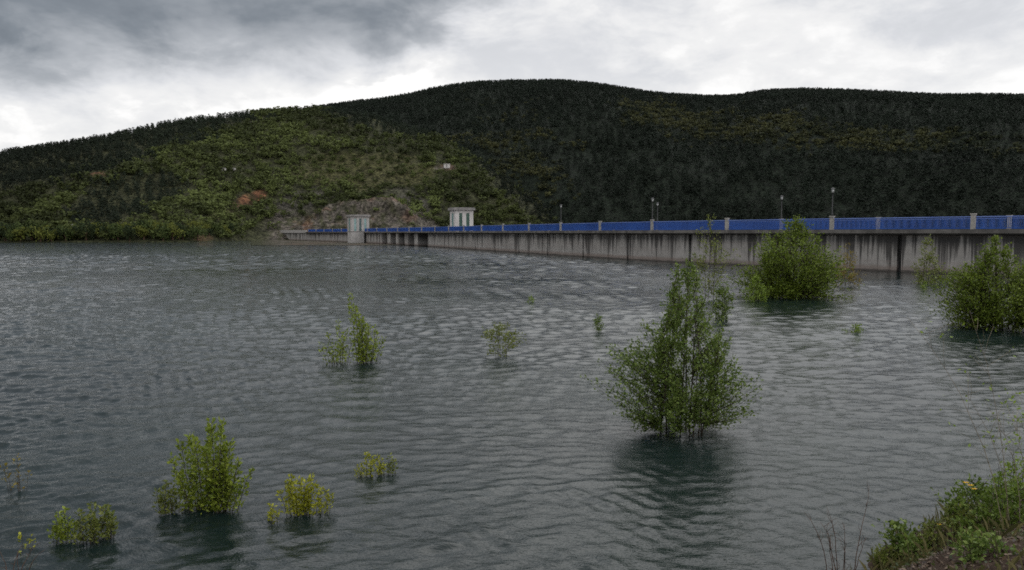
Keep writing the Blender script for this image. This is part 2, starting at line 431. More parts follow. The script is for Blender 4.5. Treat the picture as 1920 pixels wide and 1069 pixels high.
def hill(X, Y):
    u = X / Y
    nA = fbm(X / 70, Y / 70, 5); nS = fbm(X / 16 + 40, Y / 16, 4)
    yc, yb = smooth_ip(YcA, u, .04), smooth_ip(YbA, u)
    zc = zcrest(crA, u, yc) - TREE
    s = (Y - yb) / (yc - yb); s1 = np.clip(s, 0, 1)
    g = .55 * s1 + .45 * np.sin(s1 * math.pi / 2) ** 1.3
    zA = zc * g + nA * 15 * np.sin(np.pi * s1) * (1.05 - s1) + nS * 1.2 * sst(0, .1, s1)
    zA = np.where(s < 0, np.maximum(-9, (Y - yb) * .45), zA)
    zA = np.where(s > 1, zc - (Y - yc) * .30, zA)
    ch = smooth_ip(cliffH, u, .006) * (1 + .25 * fbm(X / 9, Y / 9, 3))
    tier = .45 * sst(0, 7, Y - yb) + .55 * sst(11, 26, Y - yb)
    zk = np.where(ch > .3, ch * tier + 2.6 * fbm(X / 4.2, Y / 2.6, 5, .65) * sst(0, 6, Y - yb) * sst(0, 3, ch), -20)
    zA = np.maximum(zA, np.where(s < 1, zk, -99))
    yc, yb = smooth_ip(YcB, u, .05), smooth_ip(YbB, u, .05)
    zc = zcrest(crB, u, yc) - TREE - 1
    s = (Y - yb) / (yc - yb); s1 = np.clip(s, 0, 1)
    g = .35 * s1 + .65 * np.sin(s1 * math.pi / 2)
    rid = 1 - np.abs(fbm(X / 190 + 3, Y / 420 + 9, 3)) * 2
    zB = -22 + (zc + 22) * g + (rid - .4) * 30 * np.sin(np.pi * s1) ** 1.2 * (1 - s1) + nA * 10 * np.sin(np.pi * s1) * (1 - s1) + nS * .6
    zB = np.where(s < 0, -22 + 0 * zB, zB); zB = np.where(s > 1, zc - (Y - yc) * .35, zB)
    k = 5.0
    return np.logaddexp(zA / k, zB / k) * k, zA > zB
uu = np.concatenate([np.linspace(-2.6, -.85, 90)[:-1], np.linspace(-.85, .85, 640), np.linspace(.85, 2.0, 60)[1:]])
yy = np.concatenate([np.arange(230, 460, 1.6), 460 * 1.0065 ** np.arange(0, 175)])
U, Y = np.meshgrid(uu, yy); X = U * Y
Z, isA = hill(X, Y)
# soil zones, stored on the ground itself
def blob(px, py, cx, cy, rx, ry, rot=0.0):
    dx, dy = px - cx, py - cy; c, s = math.cos(rot), math.sin(rot)
    return 1 - np.sqrt(((dx * c + dy * s) / rx) ** 2 + ((-dx * s + dy * c) / ry) ** 2)
def zones(X, Y, Z, A):
    px, py = proj(X, Y, Z); n = fbm(X / 12 + 9, Y / 12, 4)
    red = np.maximum(blob(px, py, 468, 375, 46, 13, -.4), np.maximum(blob(px, py, 577, 425, 12, 22), np.maximum(blob(px, py, 186, 327, 22, 6), blob(px, py, 380, 446, 26, 7)))) + n * .35
    brown = np.maximum(blob(px, py, 422, 402, 40, 16), np.maximum(blob(px, py, 680, 300, 130, 13, .02), blob(px, py, 700, 325, 150, 30))) + n * .45
    grey = np.maximum(blob(px, py, 560, 382, 70, 24, -.3), blob(px, py, 770, 385, 58, 26, .6)) + n * .4
    rk = np.maximum(sst(.25, 1.2, smooth_ip(cliffH, X / Y, .006) * .2) * sst(46, 28, Y - smooth_ip(YbA, X / Y)) , 0)
    out = np.maximum(blob(px, py, 572, 200, 22, 9), blob(px, py, 832, 314, 24, 7)) + n * .3
    sc = [sst(-.05, .25, v) * A for v in (red, brown, grey)]
    return px, py, sc[0], sc[1], sc[2], np.maximum(rk * A, sst(0, .3, out) * A)
px, py, zr, zb, zg, zk = zones(X, Y, Z, isA)
colr = np.zeros(X.shape + (3,), np.float32); colr[:] = np.where(isA[..., None], (.035, .037, .018), (.010, .014, .009))  # second colour, the far hill, is darkened to hold a cloud shadow
def lay(c, m): colr[:] = colr * (1 - m[..., None]) + np.array(c) * m[..., None]
nz = sst(-.4, .5, fbm(X / 6, Y / 6, 4))
lay((.058, .056, .024), zb * .8); lay((.065, .060, .050), zg * (.3 + .7 * nz)); lay((.15, .066, .036), zr * (.25 + .75 * nz) * .85)
nz2 = sst(-.35, .35, fbm(X / 2.2, Y / 2.2, 4, .6)); lay((.098, .084, .072), zk * (.08 + .92 * nz2)); lay((.10, .065, .048), zk * sst(.1, .45, fbm(X / 8 + 31, Y / 8, 3)) * .8)
nr, nc = X.shape
idx = np.arange(nr * nc).reshape(nr, nc)
Q = np.stack([idx[:-1, :-1], idx[:-1, 1:], idx[1:, 1:], idx[1:, :-1]], -1).reshape(-1, 4)
m, nt, out = new_mat('hill_ground')
a = nt.nodes.new('ShaderNodeAttribute'); a.attribute_name = 'tint'; co = tex(nt, 'Object')
n1 = noise(nt, co, .55, 8, .7); n2 = noise(nt, mapping(nt, co, (1, 1, .5)), .16, 6, .65)
hs = nt.nodes.new('ShaderNodeHueSaturation'); nt.links.new(a.outputs['Color'], hs.inputs['Color'])
nt.links.new((n1.step(.34, .66, .22, 1.7) * n2.step(.3, .7, .55, 1.35)).s, hs.inputs['Value'])
principled(nt, out, hs.outputs[0], .95, bump(nt, n1, 1.0, 1.2), .1)
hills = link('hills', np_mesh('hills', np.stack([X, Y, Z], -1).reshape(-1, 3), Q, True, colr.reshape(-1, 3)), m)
structure(hills, 'steep hills of soil and rock behind the dam and lake', 'hills')

# ------------------------------------------------------------------ forest
def leaf_quads(pos, nrm, size, aspect=1.0):
    n = len(pos); r = rng.normal(size=(n, 3)); a = np.cross(nrm, r); a /= np.linalg.norm(a, axis=1, keepdims=True) + 1e-9
    b = np.cross(nrm, a); b /= np.linalg.norm(b, axis=1, keepdims=True) + 1e-9
    s = np.asarray(size).reshape(-1, 1) * np.ones((n, 1))
    return np.stack([pos - a * s, pos - b * s * aspect, pos + a * s, pos + b * s * aspect], 1)
def unit(v): return v / (np.linalg.norm(v, axis=1, keepdims=True) + 1e-9)
def proto_pine(n):
    h = 1 - rng.random(n) ** .75 * .85; th = rng.random(n) * 2 * np.pi
    r = (.33 * (1 - h) ** .48 * (.75 + .35 * np.sin(th * 3 + h * 17)) + .02) * np.sqrt(rng.uniform(.35, 1, n))
    pos = np.stack([r * np.cos(th), r * np.sin(th), h], 1)
    return leaf_quads(pos, unit(np.stack([np.cos(th), np.sin(th), .7 + 0 * th], 1) + rng.normal(size=(n, 3)) * .5), rng.uniform(.05, .10, n), .7)
def proto_dome(n, k=6, size=(.08, .15)):
    cs = np.stack([rng.normal(0, .2, k), rng.normal(0, .2, k), rng.uniform(.3, .72, k)], 1); rs = rng.uniform(.2, .34, k)
    w = rng.integers(0, k, n); d = unit(rng.normal(size=(n, 3)) + np.array([0, 0, .35]))
    pos = cs[w] + d * (rs[w] * rng.uniform(.75, 1.05, n))[:, None]; pos[:, 2] = np.maximum(pos[:, 2], .03)
    return leaf_quads(pos, unit(d + rng.normal(size=(n, 3)) * .5), rng.uniform(*size, n), .8)
def scatter(protos, base, sxy, sz, tint):
    vs, ts = [], []; pick = rng.integers(0, len(protos), len(base)); rot = rng.random(len(base)) * 2 * np.pi
    for k, q in enumerate(protos):
        i = np.where(pick == k)[0]
        if not len(i): continue
        v = q.reshape(1, -1, 3); c, s = np.cos(rot[i])[:, None], np.sin(rot[i])[:, None]
        x = (v[..., 0] * c - v[..., 1] * s) * sxy[i][:, None]; y = (v[..., 0] * s + v[..., 1] * c) * sxy[i][:, None]
        z = v[..., 2] * sz[i][:, None]
        vs.append((np.stack([x, y, z], -1) + base[i][:, None, :]).reshape(-1, 3))
        ts.append(np.repeat(tint[i], v.shape[1], 0))
    vs, ts = np.concatenate(vs), np.concatenate(ts)
    return vs, np.arange(len(vs)).reshape(-1, 4), ts
# candidates, even over the ground
def candidates(y0, y1, spacing, umax=.95):
    n = int((umax * 2 * (y1 + y0) / 2) * (y1 - y0) / spacing ** 2)
    y = np.sqrt(rng.uniform(y0 ** 2, y1 ** 2, n)); u = rng.uniform(-umax, umax, n)
    return u * y, y
forest = {'pine': [], 'broad': []}
for (y0, y1, spc) in ((296, 660, 3.5), (330, 1090, 4.7)):
    x, y = candidates(y0, y1, spc); z, A = hill(x, y)
    first = y0 == 296
    keep = (A if first else ~A) & (z > (.6 if first else -8)); x, y, z = x[keep], y[keep], z[keep]; A = A[keep]
    u = x / y; yc = ip(YcA, u) if first else ip(YcB, u); keep = y < yc + 12; x, y, z, A = x[keep], y[keep], z[keep], A[keep]
    px, py, zr, zb, zg, zk = zones(x, y, z, A); r = rng.random(len(x)); n = fbm(x / 28 + 5, y / 28, 4); nb = fbm(x / 60 + 50, y / 60, 3)
    if first:
        crest = ip(crA, x / y)
        wd = 42 + 30 * sst(420, 120, px); pine = np.maximum(1 - np.abs((py - crest - wd * .5) / wd) - sst(380, 520, px) * .7, np.maximum(blob(px, py, 235, 375, 135, 48, -.35) * 1.4, blob(px, py, 700, 225, 170, 34, .2)) * 1.2) + n * .55 + sst(820, 940, px + n * 60) * .35
        isp = pine + rng.normal(0, .12, len(x)) > .33
        bare = np.maximum.reduce([zr * 1.0, zb * .22, zg * .45, zk * .90]); bare = np.maximum(bare, sst(.15, .55, nb) * .35)
        rows = sst(.45, .75, .5 + .5 * np.sin(z * 1.15 + 2.2 * fbm(x / 40, y / 40, 2))) * np.clip(blob(px, py, 690, 285, 190, 75) * 3, 0, 1); bare = np.maximum(bare, rows * .55); keep = (r > bare) & ~((y - ip(YbA, x / y) < 13) & (px > 470) & (px < 835) & ((np.abs(y - ip(YbA, x / y) - 9.2) > 1.3) | (n < -.1)))
        # light olive scrub against dark oak
        t = np.clip(.48 + n * 1.5 + rng.normal(0, .16, len(x)), 0, 1)[:, None]
        tint = (1 - t) * np.array([.034, .042, .014]) + t * np.array([.092, .112, .034])
        tint = np.where(isp[:, None], np.array([.0155, .0215, .0125]) * rng.uniform(.8, 1.3, (len(x), 1)), tint)
        tall = np.where(isp, rng.uniform(3.4, 5.6, len(x)), rng.uniform(2.0, 5.6, len(x)) * (1 - .3 * zb)); wide = np.where(isp, tall * 1.25, tall * rng.uniform(1.0, 1.5, len(x)))
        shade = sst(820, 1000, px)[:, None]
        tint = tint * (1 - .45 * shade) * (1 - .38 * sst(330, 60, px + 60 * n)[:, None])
    else:
        band = np.maximum(blob(px, py, 1430, 246, 210, 34, .06), blob(px, py, 1760, 268, 330, 26, .05)) + .12 + n * .45
        sp2 = np.maximum(blob(px, py, 960, 330, 120, 110, .7), blob(px, py, 1260, 225, 120, 30, .1)) * .8 + n * .6
        lt = np.maximum(band, sp2); isp = lt + rng.normal(0, .2, len(x)) < .28
        keep = r > .06
        t = np.clip(.45 + n * .8 + rng.normal(0, .2, len(x)), 0, 1)[:, None]
        tint = (1 - t) * np.array([.014, .019, .010]) + t * np.array([.060, .062, .024])  # far hill tints are extra dark: cloud shadow put into the foliage colour
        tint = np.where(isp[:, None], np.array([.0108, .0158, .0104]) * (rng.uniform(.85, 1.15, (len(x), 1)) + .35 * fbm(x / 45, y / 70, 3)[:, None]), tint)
        tall = np.where(isp, rng.uniform(5, 7.2, len(x)), rng.uniform(3, 5.5, len(x))); wide = np.where(isp, tall * rng.uniform(1.1, 1.45, len(x)), tall * rng.uniform(1.1, 1.7, len(x)))
    b = np.stack([x, y, z - .3], 1)
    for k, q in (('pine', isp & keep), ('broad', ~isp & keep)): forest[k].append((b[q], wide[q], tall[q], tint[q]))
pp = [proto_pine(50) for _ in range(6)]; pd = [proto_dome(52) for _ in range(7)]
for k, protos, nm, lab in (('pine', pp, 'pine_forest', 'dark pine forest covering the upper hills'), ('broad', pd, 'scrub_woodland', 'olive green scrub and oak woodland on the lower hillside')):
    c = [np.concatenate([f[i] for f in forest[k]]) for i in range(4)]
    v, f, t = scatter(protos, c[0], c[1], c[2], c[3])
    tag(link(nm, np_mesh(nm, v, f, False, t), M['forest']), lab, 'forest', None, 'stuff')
    print(nm, len(c[0]), 'trees')

# shoreline trees one can tell apart
def shore_tree_mesh(kind, tint):
    q = proto_dome(420, 9, (.035, .075)) if kind else proto_dome(420, 12, (.035, .07)) * np.array([.75, .75, 1.15])
    v = q.reshape(-1, 3) + np.array([0, 0, -.06]); t = np.repeat(np.array(tint)[None], len(v), 0) * rng.uniform(.75, 1.25, (len(v) // 4, 1)).repeat(4, 0)
    cm = np_mesh('crown', v, np.arange(len(v)).reshape(-1, 4), False, t); cm.materials.append(M['forest'])
    mb = MB(); mb.tube([(0, 0, -.05), (.01, 0, .2), (.0, .02, .45)], [.045, .035, .02], 6); mb.tube([(.01, 0, .18), (.12, .05, .42)], [.025, .012], 5); mb.tube([(.01, 0, .2), (-.12, -.06, .45)], [.025, .012], 5)
    tr = mb.build('trunk', M['twig']); tm = tr.data; bpy.data.objects.remove(tr)
    return cm, tm
kinds = [('bright olive round tree in the row along the lake shore below the hill', (.088, .098, .02)), ('mid green round tree in the row along the lake shore below the hill', (.045, .062, .018)), ('dark green dense tree in the row along the lake shore below the hill', (.022, .032, .013))]
protos = [[shore_tree_mesh(j % 2, k[1]) for j in range(3)] for k in kinds]
i = 0
for pxv in np.arange(-60, 452, 9.5):
    k = [1, 0, 2, 1, 2, 0, 1, 0, 2, 1][i % 10]; i += 1
    pxv = pxv + rng.uniform(-4, 4); u = pxs(pxv); Yv = ip(YbA, u) + rng.uniform(1.5, 11) + (5 if pxv > 380 else 0); xv = u * Yv
    zv = float(hill(np.array([xv]), np.array([Yv]))[0][0]); cm, tm = protos[k][rng.integers(0, 3)]
    o = empty('shore_tree', (xv, Yv, zv - .1), rng.uniform(0, 6.28)); tag(o, kinds[k][0], 'tree', kinds[k][0].replace('tree in', 'trees in'))
    hgt = rng.uniform(4.8, 8.6) * (1 if pxv < 380 else .7); o.scale = (hgt * rng.uniform(1.0, 1.35),) * 2 + (hgt,)
    for nm, me in (('crown', cm), ('trunk', tm)): c = bpy.data.objects.new(nm, me); COL.objects.link(c); c.parent = o

# hut and pale boulders on the hillside
def on_hill(px, py):
    d = ray(px, py)
    Ys = np.linspace(300, 800, 4000); Xs = Ys * d[0] / d[1]; Zs = EYE + Ys * d[2] / d[1]; H, _ = hill(Xs, Ys)
    k = np.argmax(H > Zs); return np.array([Xs[k], Ys[k], H[k]])
p = on_hill(838, 313); o = empty('hut', p); tag(o, 'tiny white hut with a flat roof on the scrub hillside', 'hut')
def lbox(mb, x0, x1, y0, y1, z0, z1): mb.hexa([(x0, y0, z0), (x1, y0, z0), (x1, y1, z0), (x0, y1, z0), (x0, y0, z1), (x1, y0, z1), (x1, y1, z1), (x0, y1, z1)])
mb = MB(); lbox(mb, -2.0, 2.0, -1.5, 1.5, -1, 1.7); mb.build('wall', M['white'], o)
mb = MB(); lbox(mb, -2.2, 2.2, -1.7, 1.7, 1.702, 1.95); mb.build('roof', M['white'], o)
mb = MB(); lbox(mb, -.4, .4, -1.56, -1.503, -.4, 1.5); mb.build('door', M['grey'], o)
def boulder(px, py, sx, sz, label):
    p = on_hill(px, py); bm_v = []
    nlat, nlon = 7, 10; vs = []; fs = []
    for a in range(nlat + 1):
        for b in range(nlon):
            th = math.pi * a / nlat; ph = 2 * math.pi * b / nlon; r = 1 + rng.uniform(-.22, .22)
            vs.append((sx * r * math.sin(th) * math.cos(ph), sx * .8 * r * math.sin(th) * math.sin(ph), sz * r * math.cos(th)))
    for a in range(nlat):
        for b in range(nlon):
            c = (b + 1) % nlon; fs.append((a * nlon + b, a * nlon + c, (a + 1) * nlon + c, (a + 1) * nlon + b))
    mb = MB(); mb.add(vs, fs); o = mb.build('boulder', M['rock']); o.location = tuple(p + np.array([0, -1.0, sz * .8])); tag(o, label, 'boulder')
boulder(421, 322, 1.5, 1.2, 'pale grey boulder in the scrub above the red earth bank')
boulder(440, 320, 1.1, .9, 'smaller pale boulder beside the larger one above the red earth')
boulder(137, 428, 1.3, 1.1, 'pale boulder among the shoreline trees at the water edge')

# ------------------------------------------------------------------ near bank
A1, A2 = at(1618, 1072)[:2], at(1922, 925)[:2]
bt = (A2 - A1) / np.linalg.norm(A2 - A1); bn = np.array([bt[1], -bt[0]])
def bank_z(x, y):
    s = (x - A1[0]) * bn[0] + (y - A1[1]) * bn[1] + fbm(x / 1.3 + 20, y / 1.3, 4) * .35
    sp_ = np.clip(s, 0, None)
    z = np.where(s < 0, s * .55, 2.25 * (1 - np.exp(-sp_ * .40)))
    al = (x - A1[0]) * bt[0] + (y - A1[1]) * bt[1]
    z = z + .2 * sst(.5, 6, al) * sst(.1, 1.8, s)
    return np.maximum(z, -3) + fbm(x / .45, y / .45, 3) * .05 * sst(-.5, .5, s)
gx, gy = np.meshgrid(np.concatenate([np.arange(-40, 2, .5), np.arange(2, 15, .07), np.arange(15, 45, .5)]), np.concatenate([np.arange(-25, 5, .5), np.arange(5, 17, .07), np.arange(17, 45, .5)]))
gz = bank_z(gx, gy); nr, nc = gx.shape; idx = np.arange(nr * nc).reshape(nr, nc)
Qb = np.stack([idx[:-1, :-1], idx[:-1, 1:], idx[1:, 1:], idx[1:, :-1]], -1).reshape(-1, 4)
m, nt, out = new_mat('bank_soil'); co = tex(nt, 'Object')
n1 = noise(nt, co, 3.5, 8, .7); n2 = noise(nt, co, 22, 6, .7)
c = ramp(nt, n1 * .5 + n2 * .5, [(.3, (.016, .010, .008)), (.5, (.042, .028, .020)), (.62, (.075, .054, .040)), (.75, (.16, .14, .12))])
c = mixc(nt, noise(nt, co, 1.1, 5).step(.5, .62) * .6, c, (.04, .05, .015))
principled(nt, out, c, .95, bump(nt, n2, .8, .03), .1)
structure(link('ground', np_mesh('ground', np.stack([gx, gy, gz], -1).reshape(-1, 3), Qb, True), m), 'red brown earth bank at the edge of the lake', 'ground')
mb = MB(); mb.add([(-6000, -3000, -9.5), (6000, -3000, -9.5), (6000, 9000, -9.5), (-6000, 9000, -9.5)], [(0, 1, 2, 3)])
structure(mb.build('terrain', m), 'low ground under the lake and beyond the hills', 'terrain')

# ------------------------------------------------------------------ water
ratio = 1.0029
ys = 2.0 * ratio ** np.arange(0, int(math.log(470 / 2.0) / math.log(ratio)))
us = np.concatenate([np.linspace(-6, -.9, 90)[:-1], np.arange(-.9, .9, .0022), np.linspace(.9, 4, 60)])
U, Y = np.meshgrid(us, ys); X = U * Y
spc = Y * .0029
H = np.zeros_like(X); DX = np.zeros_like(X); DY = np.zeros_like(X)
wx = fbm(X / 7, Y / 7, 3) * 1.3; wg = np.clip(.8 + 1.0 * fbm(X / 15 + 7, Y / 12, 3), .25, 1.6)
def wave(l, ang, slope, env):
    k = 2 * math.pi / l; w = np.clip((l / spc - 2.5) / 3, 0, 1) * env * (slope / k); dxn, dyn = math.cos(ang), math.sin(ang)
    ph = k * (dxn * X + dyn * Y) + rng.uniform(0, 6.28) + wx
    global H, DX, DY
    H += w * np.sin(ph); c = np.cos(ph) * w * .9; DX += c * dxn; DY += c * dyn
for i, l in enumerate(np.exp(np.linspace(math.log(.10), math.log(2.2), 64))):
    wave(l, R(-90) + (R(22) if i % 3 else R(-26)) + rng.normal(0, R(20)), float(np.interp(l, [.3, .6], [.022, .0135])), wg)
for i in range(34):
    l = math.exp(rng.uniform(math.log(.24), math.log(1.0)))
    wave(l, R(-90) + (R(22) if i % 2 else R(-26)) + rng.normal(0, R(23)), .063, sst(-.2, .45, fbm(X / 6 + 13 * i, Y / 5 + 5 * i, 2)) * (1 - .55 * sst(26, 7, Y) * (l > .4)))
open_water = sst(45, 130, Y)         # bigger waves out on the open water, away from the sheltered bank
for i in range(26):
    wave(math.exp(rng.uniform(math.log(.9), math.log(2.3))), R(-90) + (R(22) if i % 2 else R(-28)) + rng.normal(0, R(16)), .040, open_water)
X = X + DX; Y = Y + DY
nr, nc = X.shape; idx = np.arange(nr * nc).reshape(nr, nc)
Qw = np.stack([idx[:-1, :-1], idx[:-1, 1:], idx[1:, 1:], idx[1:, :-1]], -1)
dx = np.interp(Y[:-1, :-1], P[::-1, 1], P[::-1, 0], left=1e9)      # nothing behind the dam
keepq = (X[:-1, :-1] < dx + 3.5)
Qw = Qw[keepq]
m, nt, out = new_mat('lake_water'); co = tex(nt, 'Object')
a1 = noise(nt, mapping(nt, co, (.42, 1.25, 1), (0, 0, 0), (0, 0, R(13))), 1.1, 3, .55)
a2 = noise(nt, mapping(nt, co, (.45, 1.3, 1), (0, 0, 0), (0, 0, R(-17))), 3.6, 3, .6)
a3 = noise(nt, mapping(nt, co, (.55, 1.2, 1), (0, 0, 0), (0, 0, R(8))), 11, 3, .6)
a4 = noise(nt, mapping(nt, co, (.7, 1.2, 1), (0, 0, 0), (0, 0, R(-25))), 34, 2, .5)
gust = noise(nt, mapping(nt, co, (.05, .09, 1)), 1.0, 3, .5).step(.3, .7, .45, 1.25)
sy = nt.nodes.new('ShaderNodeSeparateXYZ'); nt.links.new(co, sy.inputs[0]); far = V(nt, sy.outputs[1]).step(60, 170)
nb = bump(nt, a1 * far, .7, .30); nb = bump(nt, a2 * gust, .3, .018, nb); nb = bump(nt, a3 * gust, .55, .026, nb); nb = bump(nt, a4 * gust, .55, .012, nb)
deep = mixc(nt, noise(nt, co, .08, 3).step(.3, .7), (.0045, .0095, .0092), (.008, .016, .0145))
principled(nt, out, deep, .03, nb, .5, 0, 1.333)
structure(link('water', np_mesh('water', np.stack([X, Y, H], -1).reshape(-1, 3), Qw, True), m), 'rippled dark teal lake water', 'water')

# ------------------------------------------------------------------ flooded bushes and saplings
def bez(a, b, c, t): return (1 - t) ** 2 * a + 2 * (1 - t) * t * b + t * t * c
def plant(name, label, base, H, W, env, stems, nbr, nlf, leaf, mat, seed, cat='shrub', lean=(0, 0), group=None, wood='bark', depth=.8, rad=.018, gaps=.0, spread=.12, up=.35, bare=.3, root_z=None, lob=.28):
    """multi-stemmed plant: stems, side branches that end inside the outline env, leaves along the branches"""
    g = np.random.default_rng(seed); o = empty(name, base); tag(o, label, cat, group)
    eh, ew = [e[0] for e in env], [e[1] for e in env]
    E = lambda h: np.interp(h, eh, ew) * W / 2
    st = []; mb = MB()
    for i in range(stems):
        th = g.random() * 6.28; hh = 1.0 if i == 0 else g.uniform(.5, .97)
        r0 = W * spread * math.sqrt(g.random()); rt = E(hh) * g.uniform(.15, .9)
        a = np.array([r0 * math.cos(th), r0 * math.sin(th), -depth])
        c = np.array([rt * math.cos(th) + lean[0] * hh, rt * math.sin(th) + lean[1] * hh, H * hh])
        b = np.array([a[0] * .6 + c[0] * .4 + g.normal(0, .04) * W, a[1] * .6 + c[1] * .4, H * hh * .5])
        st.append((a, b, c, hh)); ts = np.linspace(0, 1, 9)
        mb.tube([bez(a, b, c, t) for t in ts], [max(rad * (1 - .85 * t) * (1 if i == 0 else .8), .003) for t in ts], 5)
    pos, drc = [], []
    pk = max(ew); ph1, ph2 = g.uniform(0, 6.28, 2)
    made = 0; guard = 0
    while made < nbr and guard < nbr * 30:
        guard += 1
        h = g.random()
        if g.random() > (np.interp(h, eh, ew) / pk) ** 1.3 + .04: continue
        th = g.random() * 6.28; r = E(h) * math.sqrt(g.random()) * g.uniform(.85, 1.12) * (1 + lob * (.6 * math.sin(2 * th + h * 7 + ph1) + .5 * math.sin(th + 11 * h + ph2)))
        if math.sin(th * 3 + ph1 + h * 9) * math.sin(h * 21 + ph2 + th) < -1 + gaps * 1.0 and g.random() < .85: continue
        made += 1
        c = np.array([r * math.cos(th) + lean[0] * h, r * math.sin(th) + lean[1] * h, H * h + g.normal(0, .02) * H])
        hs = max(.01, h - up * r / H - g.uniform(.03, .16))
        best, bd = None, 1e9
        for q in st:
            t = (hs * H + depth) / (q[3] * H + depth)
            if t > 1: continue
            p = bez(q[0], q[1], q[2], t); d = np.hypot(*(p - c)[:2])
            if d < bd: bd, best = d, p
        if best is None: continue
        a = best; b = (a + c) / 2 + np.array([(c - a)[0] * .15, (c - a)[1] * .15, -.04 * H * g.random()])
        L = np.linalg.norm(c - a)
        mb.tube([bez(a, b, c, t) for t in (0, .35, .7, 1)], [rad * .33, rad * .26, rad * .17, rad * .08], 3)
        k = max(2, int(nlf * g.uniform(.6, 1.4) * (.5 + .5 * min(1, L / (W * .2)))))
        for t in g.uniform(bare, 1.03, k):
            pos.append(bez(a, b, c, t) + g.normal(0, leaf * .65, 3)); drc.append(unit((c - a)[None])[0] + g.normal(0, .75, 3) + np.array([0, 0, .2]))
    pos, drc = np.array(pos), unit(np.array(drc))
    if root_z is None:
        k = pos[:, 2] > -.02; pos, drc = pos[k], drc[k]
    nrm = g.normal(size=pos.shape) + np.array([0, 0, .9]); side = unit(np.cross(drc, nrm)); up_ = unit(np.cross(side, drc))
    ln = leaf * g.uniform(.65, 1.3, (len(pos), 1)); wd = ln * g.uniform(.25, .36, (len(pos), 1)); bend = up_ * ln * .12
    v = np.stack([pos, pos + drc * ln * .5 + side * wd + bend, pos + drc * ln, pos + drc * ln * .5 - side * wd + bend], 1).reshape(-1, 3)
    mb.build('branches', M[wood], o, True)
    link('foliage', np_mesh('foliage', v, np.arange(len(v)).reshape(-1, 4)), mat, o)
    return o
def shoots(name, label, px, py, tops, leaf, mat, seed, per=46, lrad=.05, cat='shrub', group=None, rad=.007, wpx=40, low=.12):
    lo = low
    """plant of upright leafy shoots; tops = (photo offset x, height) in photo pixels at the plant's distance"""
    g = np.random.default_rng(seed); base = at(px, py); k = base[1] / F; o = empty(name, base); tag(o, label, cat, group)
    mb = MB(); pos, drc = [], []
    tops = list(tops) + [(dx + g.uniform(-.3, .3) * hp, hp * g.uniform(.4, .8)) for dx, hp in tops for _ in range(1)]; per *= .56; leaf *= 1.12
    for dx, hp in tops:
        c = np.array([dx * k, g.normal(0, .18) * wpx * k, hp * k]); a = np.array([dx * k * .45 + g.normal(0, .03), c[1] * .4, -.5])
        b = np.array([(a[0] * .45 + c[0] * .55) + g.normal(0, .03) * hp * k, a[1] * .5 + c[1] * .5, hp * k * .5]); ts = np.linspace(0, 1, 9)
        mb.tube([bez(a, b, c, t) for t in ts], [max(rad * (1 - .8 * t), .002) for t in ts], 5)
        n = max(10, int(per * 2.1 * hp * k / .6)); low = lo * .45
        for t in (low + (1 - low) * g.random(n) ** .9):
            z = bez(a, b, c, t); f = (1.15 - .75 * t) * lrad * math.sqrt(g.random()); th = g.random() * 6.28
            q = z + np.array([f * math.cos(th), f * math.sin(th), g.normal(0, lrad * .3)])
            if q[2] < 0: continue
            pos.append(q); drc.append(np.array([math.cos(th), math.sin(th), .9]) + g.normal(0, .45, 3))
            if g.random() < .22: mb.tube([z, (z + q) / 2, q], [rad * .3, rad * .25, rad * .15], 3)
    pos, drc = np.array(pos), unit(np.array(drc)); nrm = g.normal(size=pos.shape) + np.array([0, 0, .9]); side = unit(np.cross(drc, nrm)); up_ = unit(np.cross(side, drc))
    ln = leaf * g.uniform(.6, 1.3, (len(pos), 1)); wd = ln * g.uniform(.22, .33, (len(pos), 1)); bend = up_ * ln * .12
    v = np.stack([pos, pos + drc * ln * .5 + side * wd + bend, pos + drc * ln, pos + drc * ln * .5 - side * wd + bend], 1).reshape(-1, 3)
    mb.build('branches', M['bark'], o, True); link('foliage', np_mesh('foliage', v, np.arange(len(v)).reshape(-1, 4)), mat, o)
    return o
G_mid = m_leaf('leaf_mid_green', (.06, .105, .018), (.175, .23, .05))
G_deep = m_leaf('leaf_deep_green', (.07, .11, .012), (.16, .21, .026))
G_bright = m_leaf('leaf_bright_green', (.11, .17, .02), (.22, .30, .045))
G_yel = m_leaf('leaf_yellow_green', (.11, .16, .016), (.27, .32, .045))
G_olive = m_leaf('leaf_olive', (.09, .12, .024), (.20, .22, .05))
G_gold = m_leaf('leaf_gold_green', (.18, .20, .014), (.39, .39, .04))
G_mid2 = m_leaf('leaf_weed_green', (.06, .10, .014), (.14, .20, .03))
G_rust = m_leaf('leaf_rust_tipped', (.14, .10, .025), (.24, .20, .04))
cone = [(0, .52), (.1, .78), (.25, 1.0), (.4, .98), (.52, .84), (.65, .58), (.77, .44), (.9, .27), (1, .08)]
dome = [(0, .80), (.15, .97), (.35, 1), (.55, .82), (.72, .56), (.86, .24), (1, .04)]
col = [(0, .7), (.3, 1), (.7, .85), (1, .2)]
fan = [(0, .35), (.3, .7), (.7, 1), (1, .5)]
def W_(px, py, hp, wp): s = at(px, py)[1] / F; return hp * s * 1.0, wp * s
def flooded(name, label, px, py, hpx, wpx, env, stems, nbr, nlf, leaf, mat, seed, **k):
    h, w = W_(px, py, hpx, wpx); return plant(name, label, at(px, py), h, w, env, stems, nbr, nlf, leaf, mat, seed, **k)
flooded('tree', 'large loose leafy green tree standing flooded in the middle of the water', 1268, 808, 322, 262, cone, 13, 800, 27, .060, G_mid, 127, cat='tree', rad=.020, gaps=.95, up=.36, bare=.30, lob=.42, lean=(.16, 0), spread=.2)
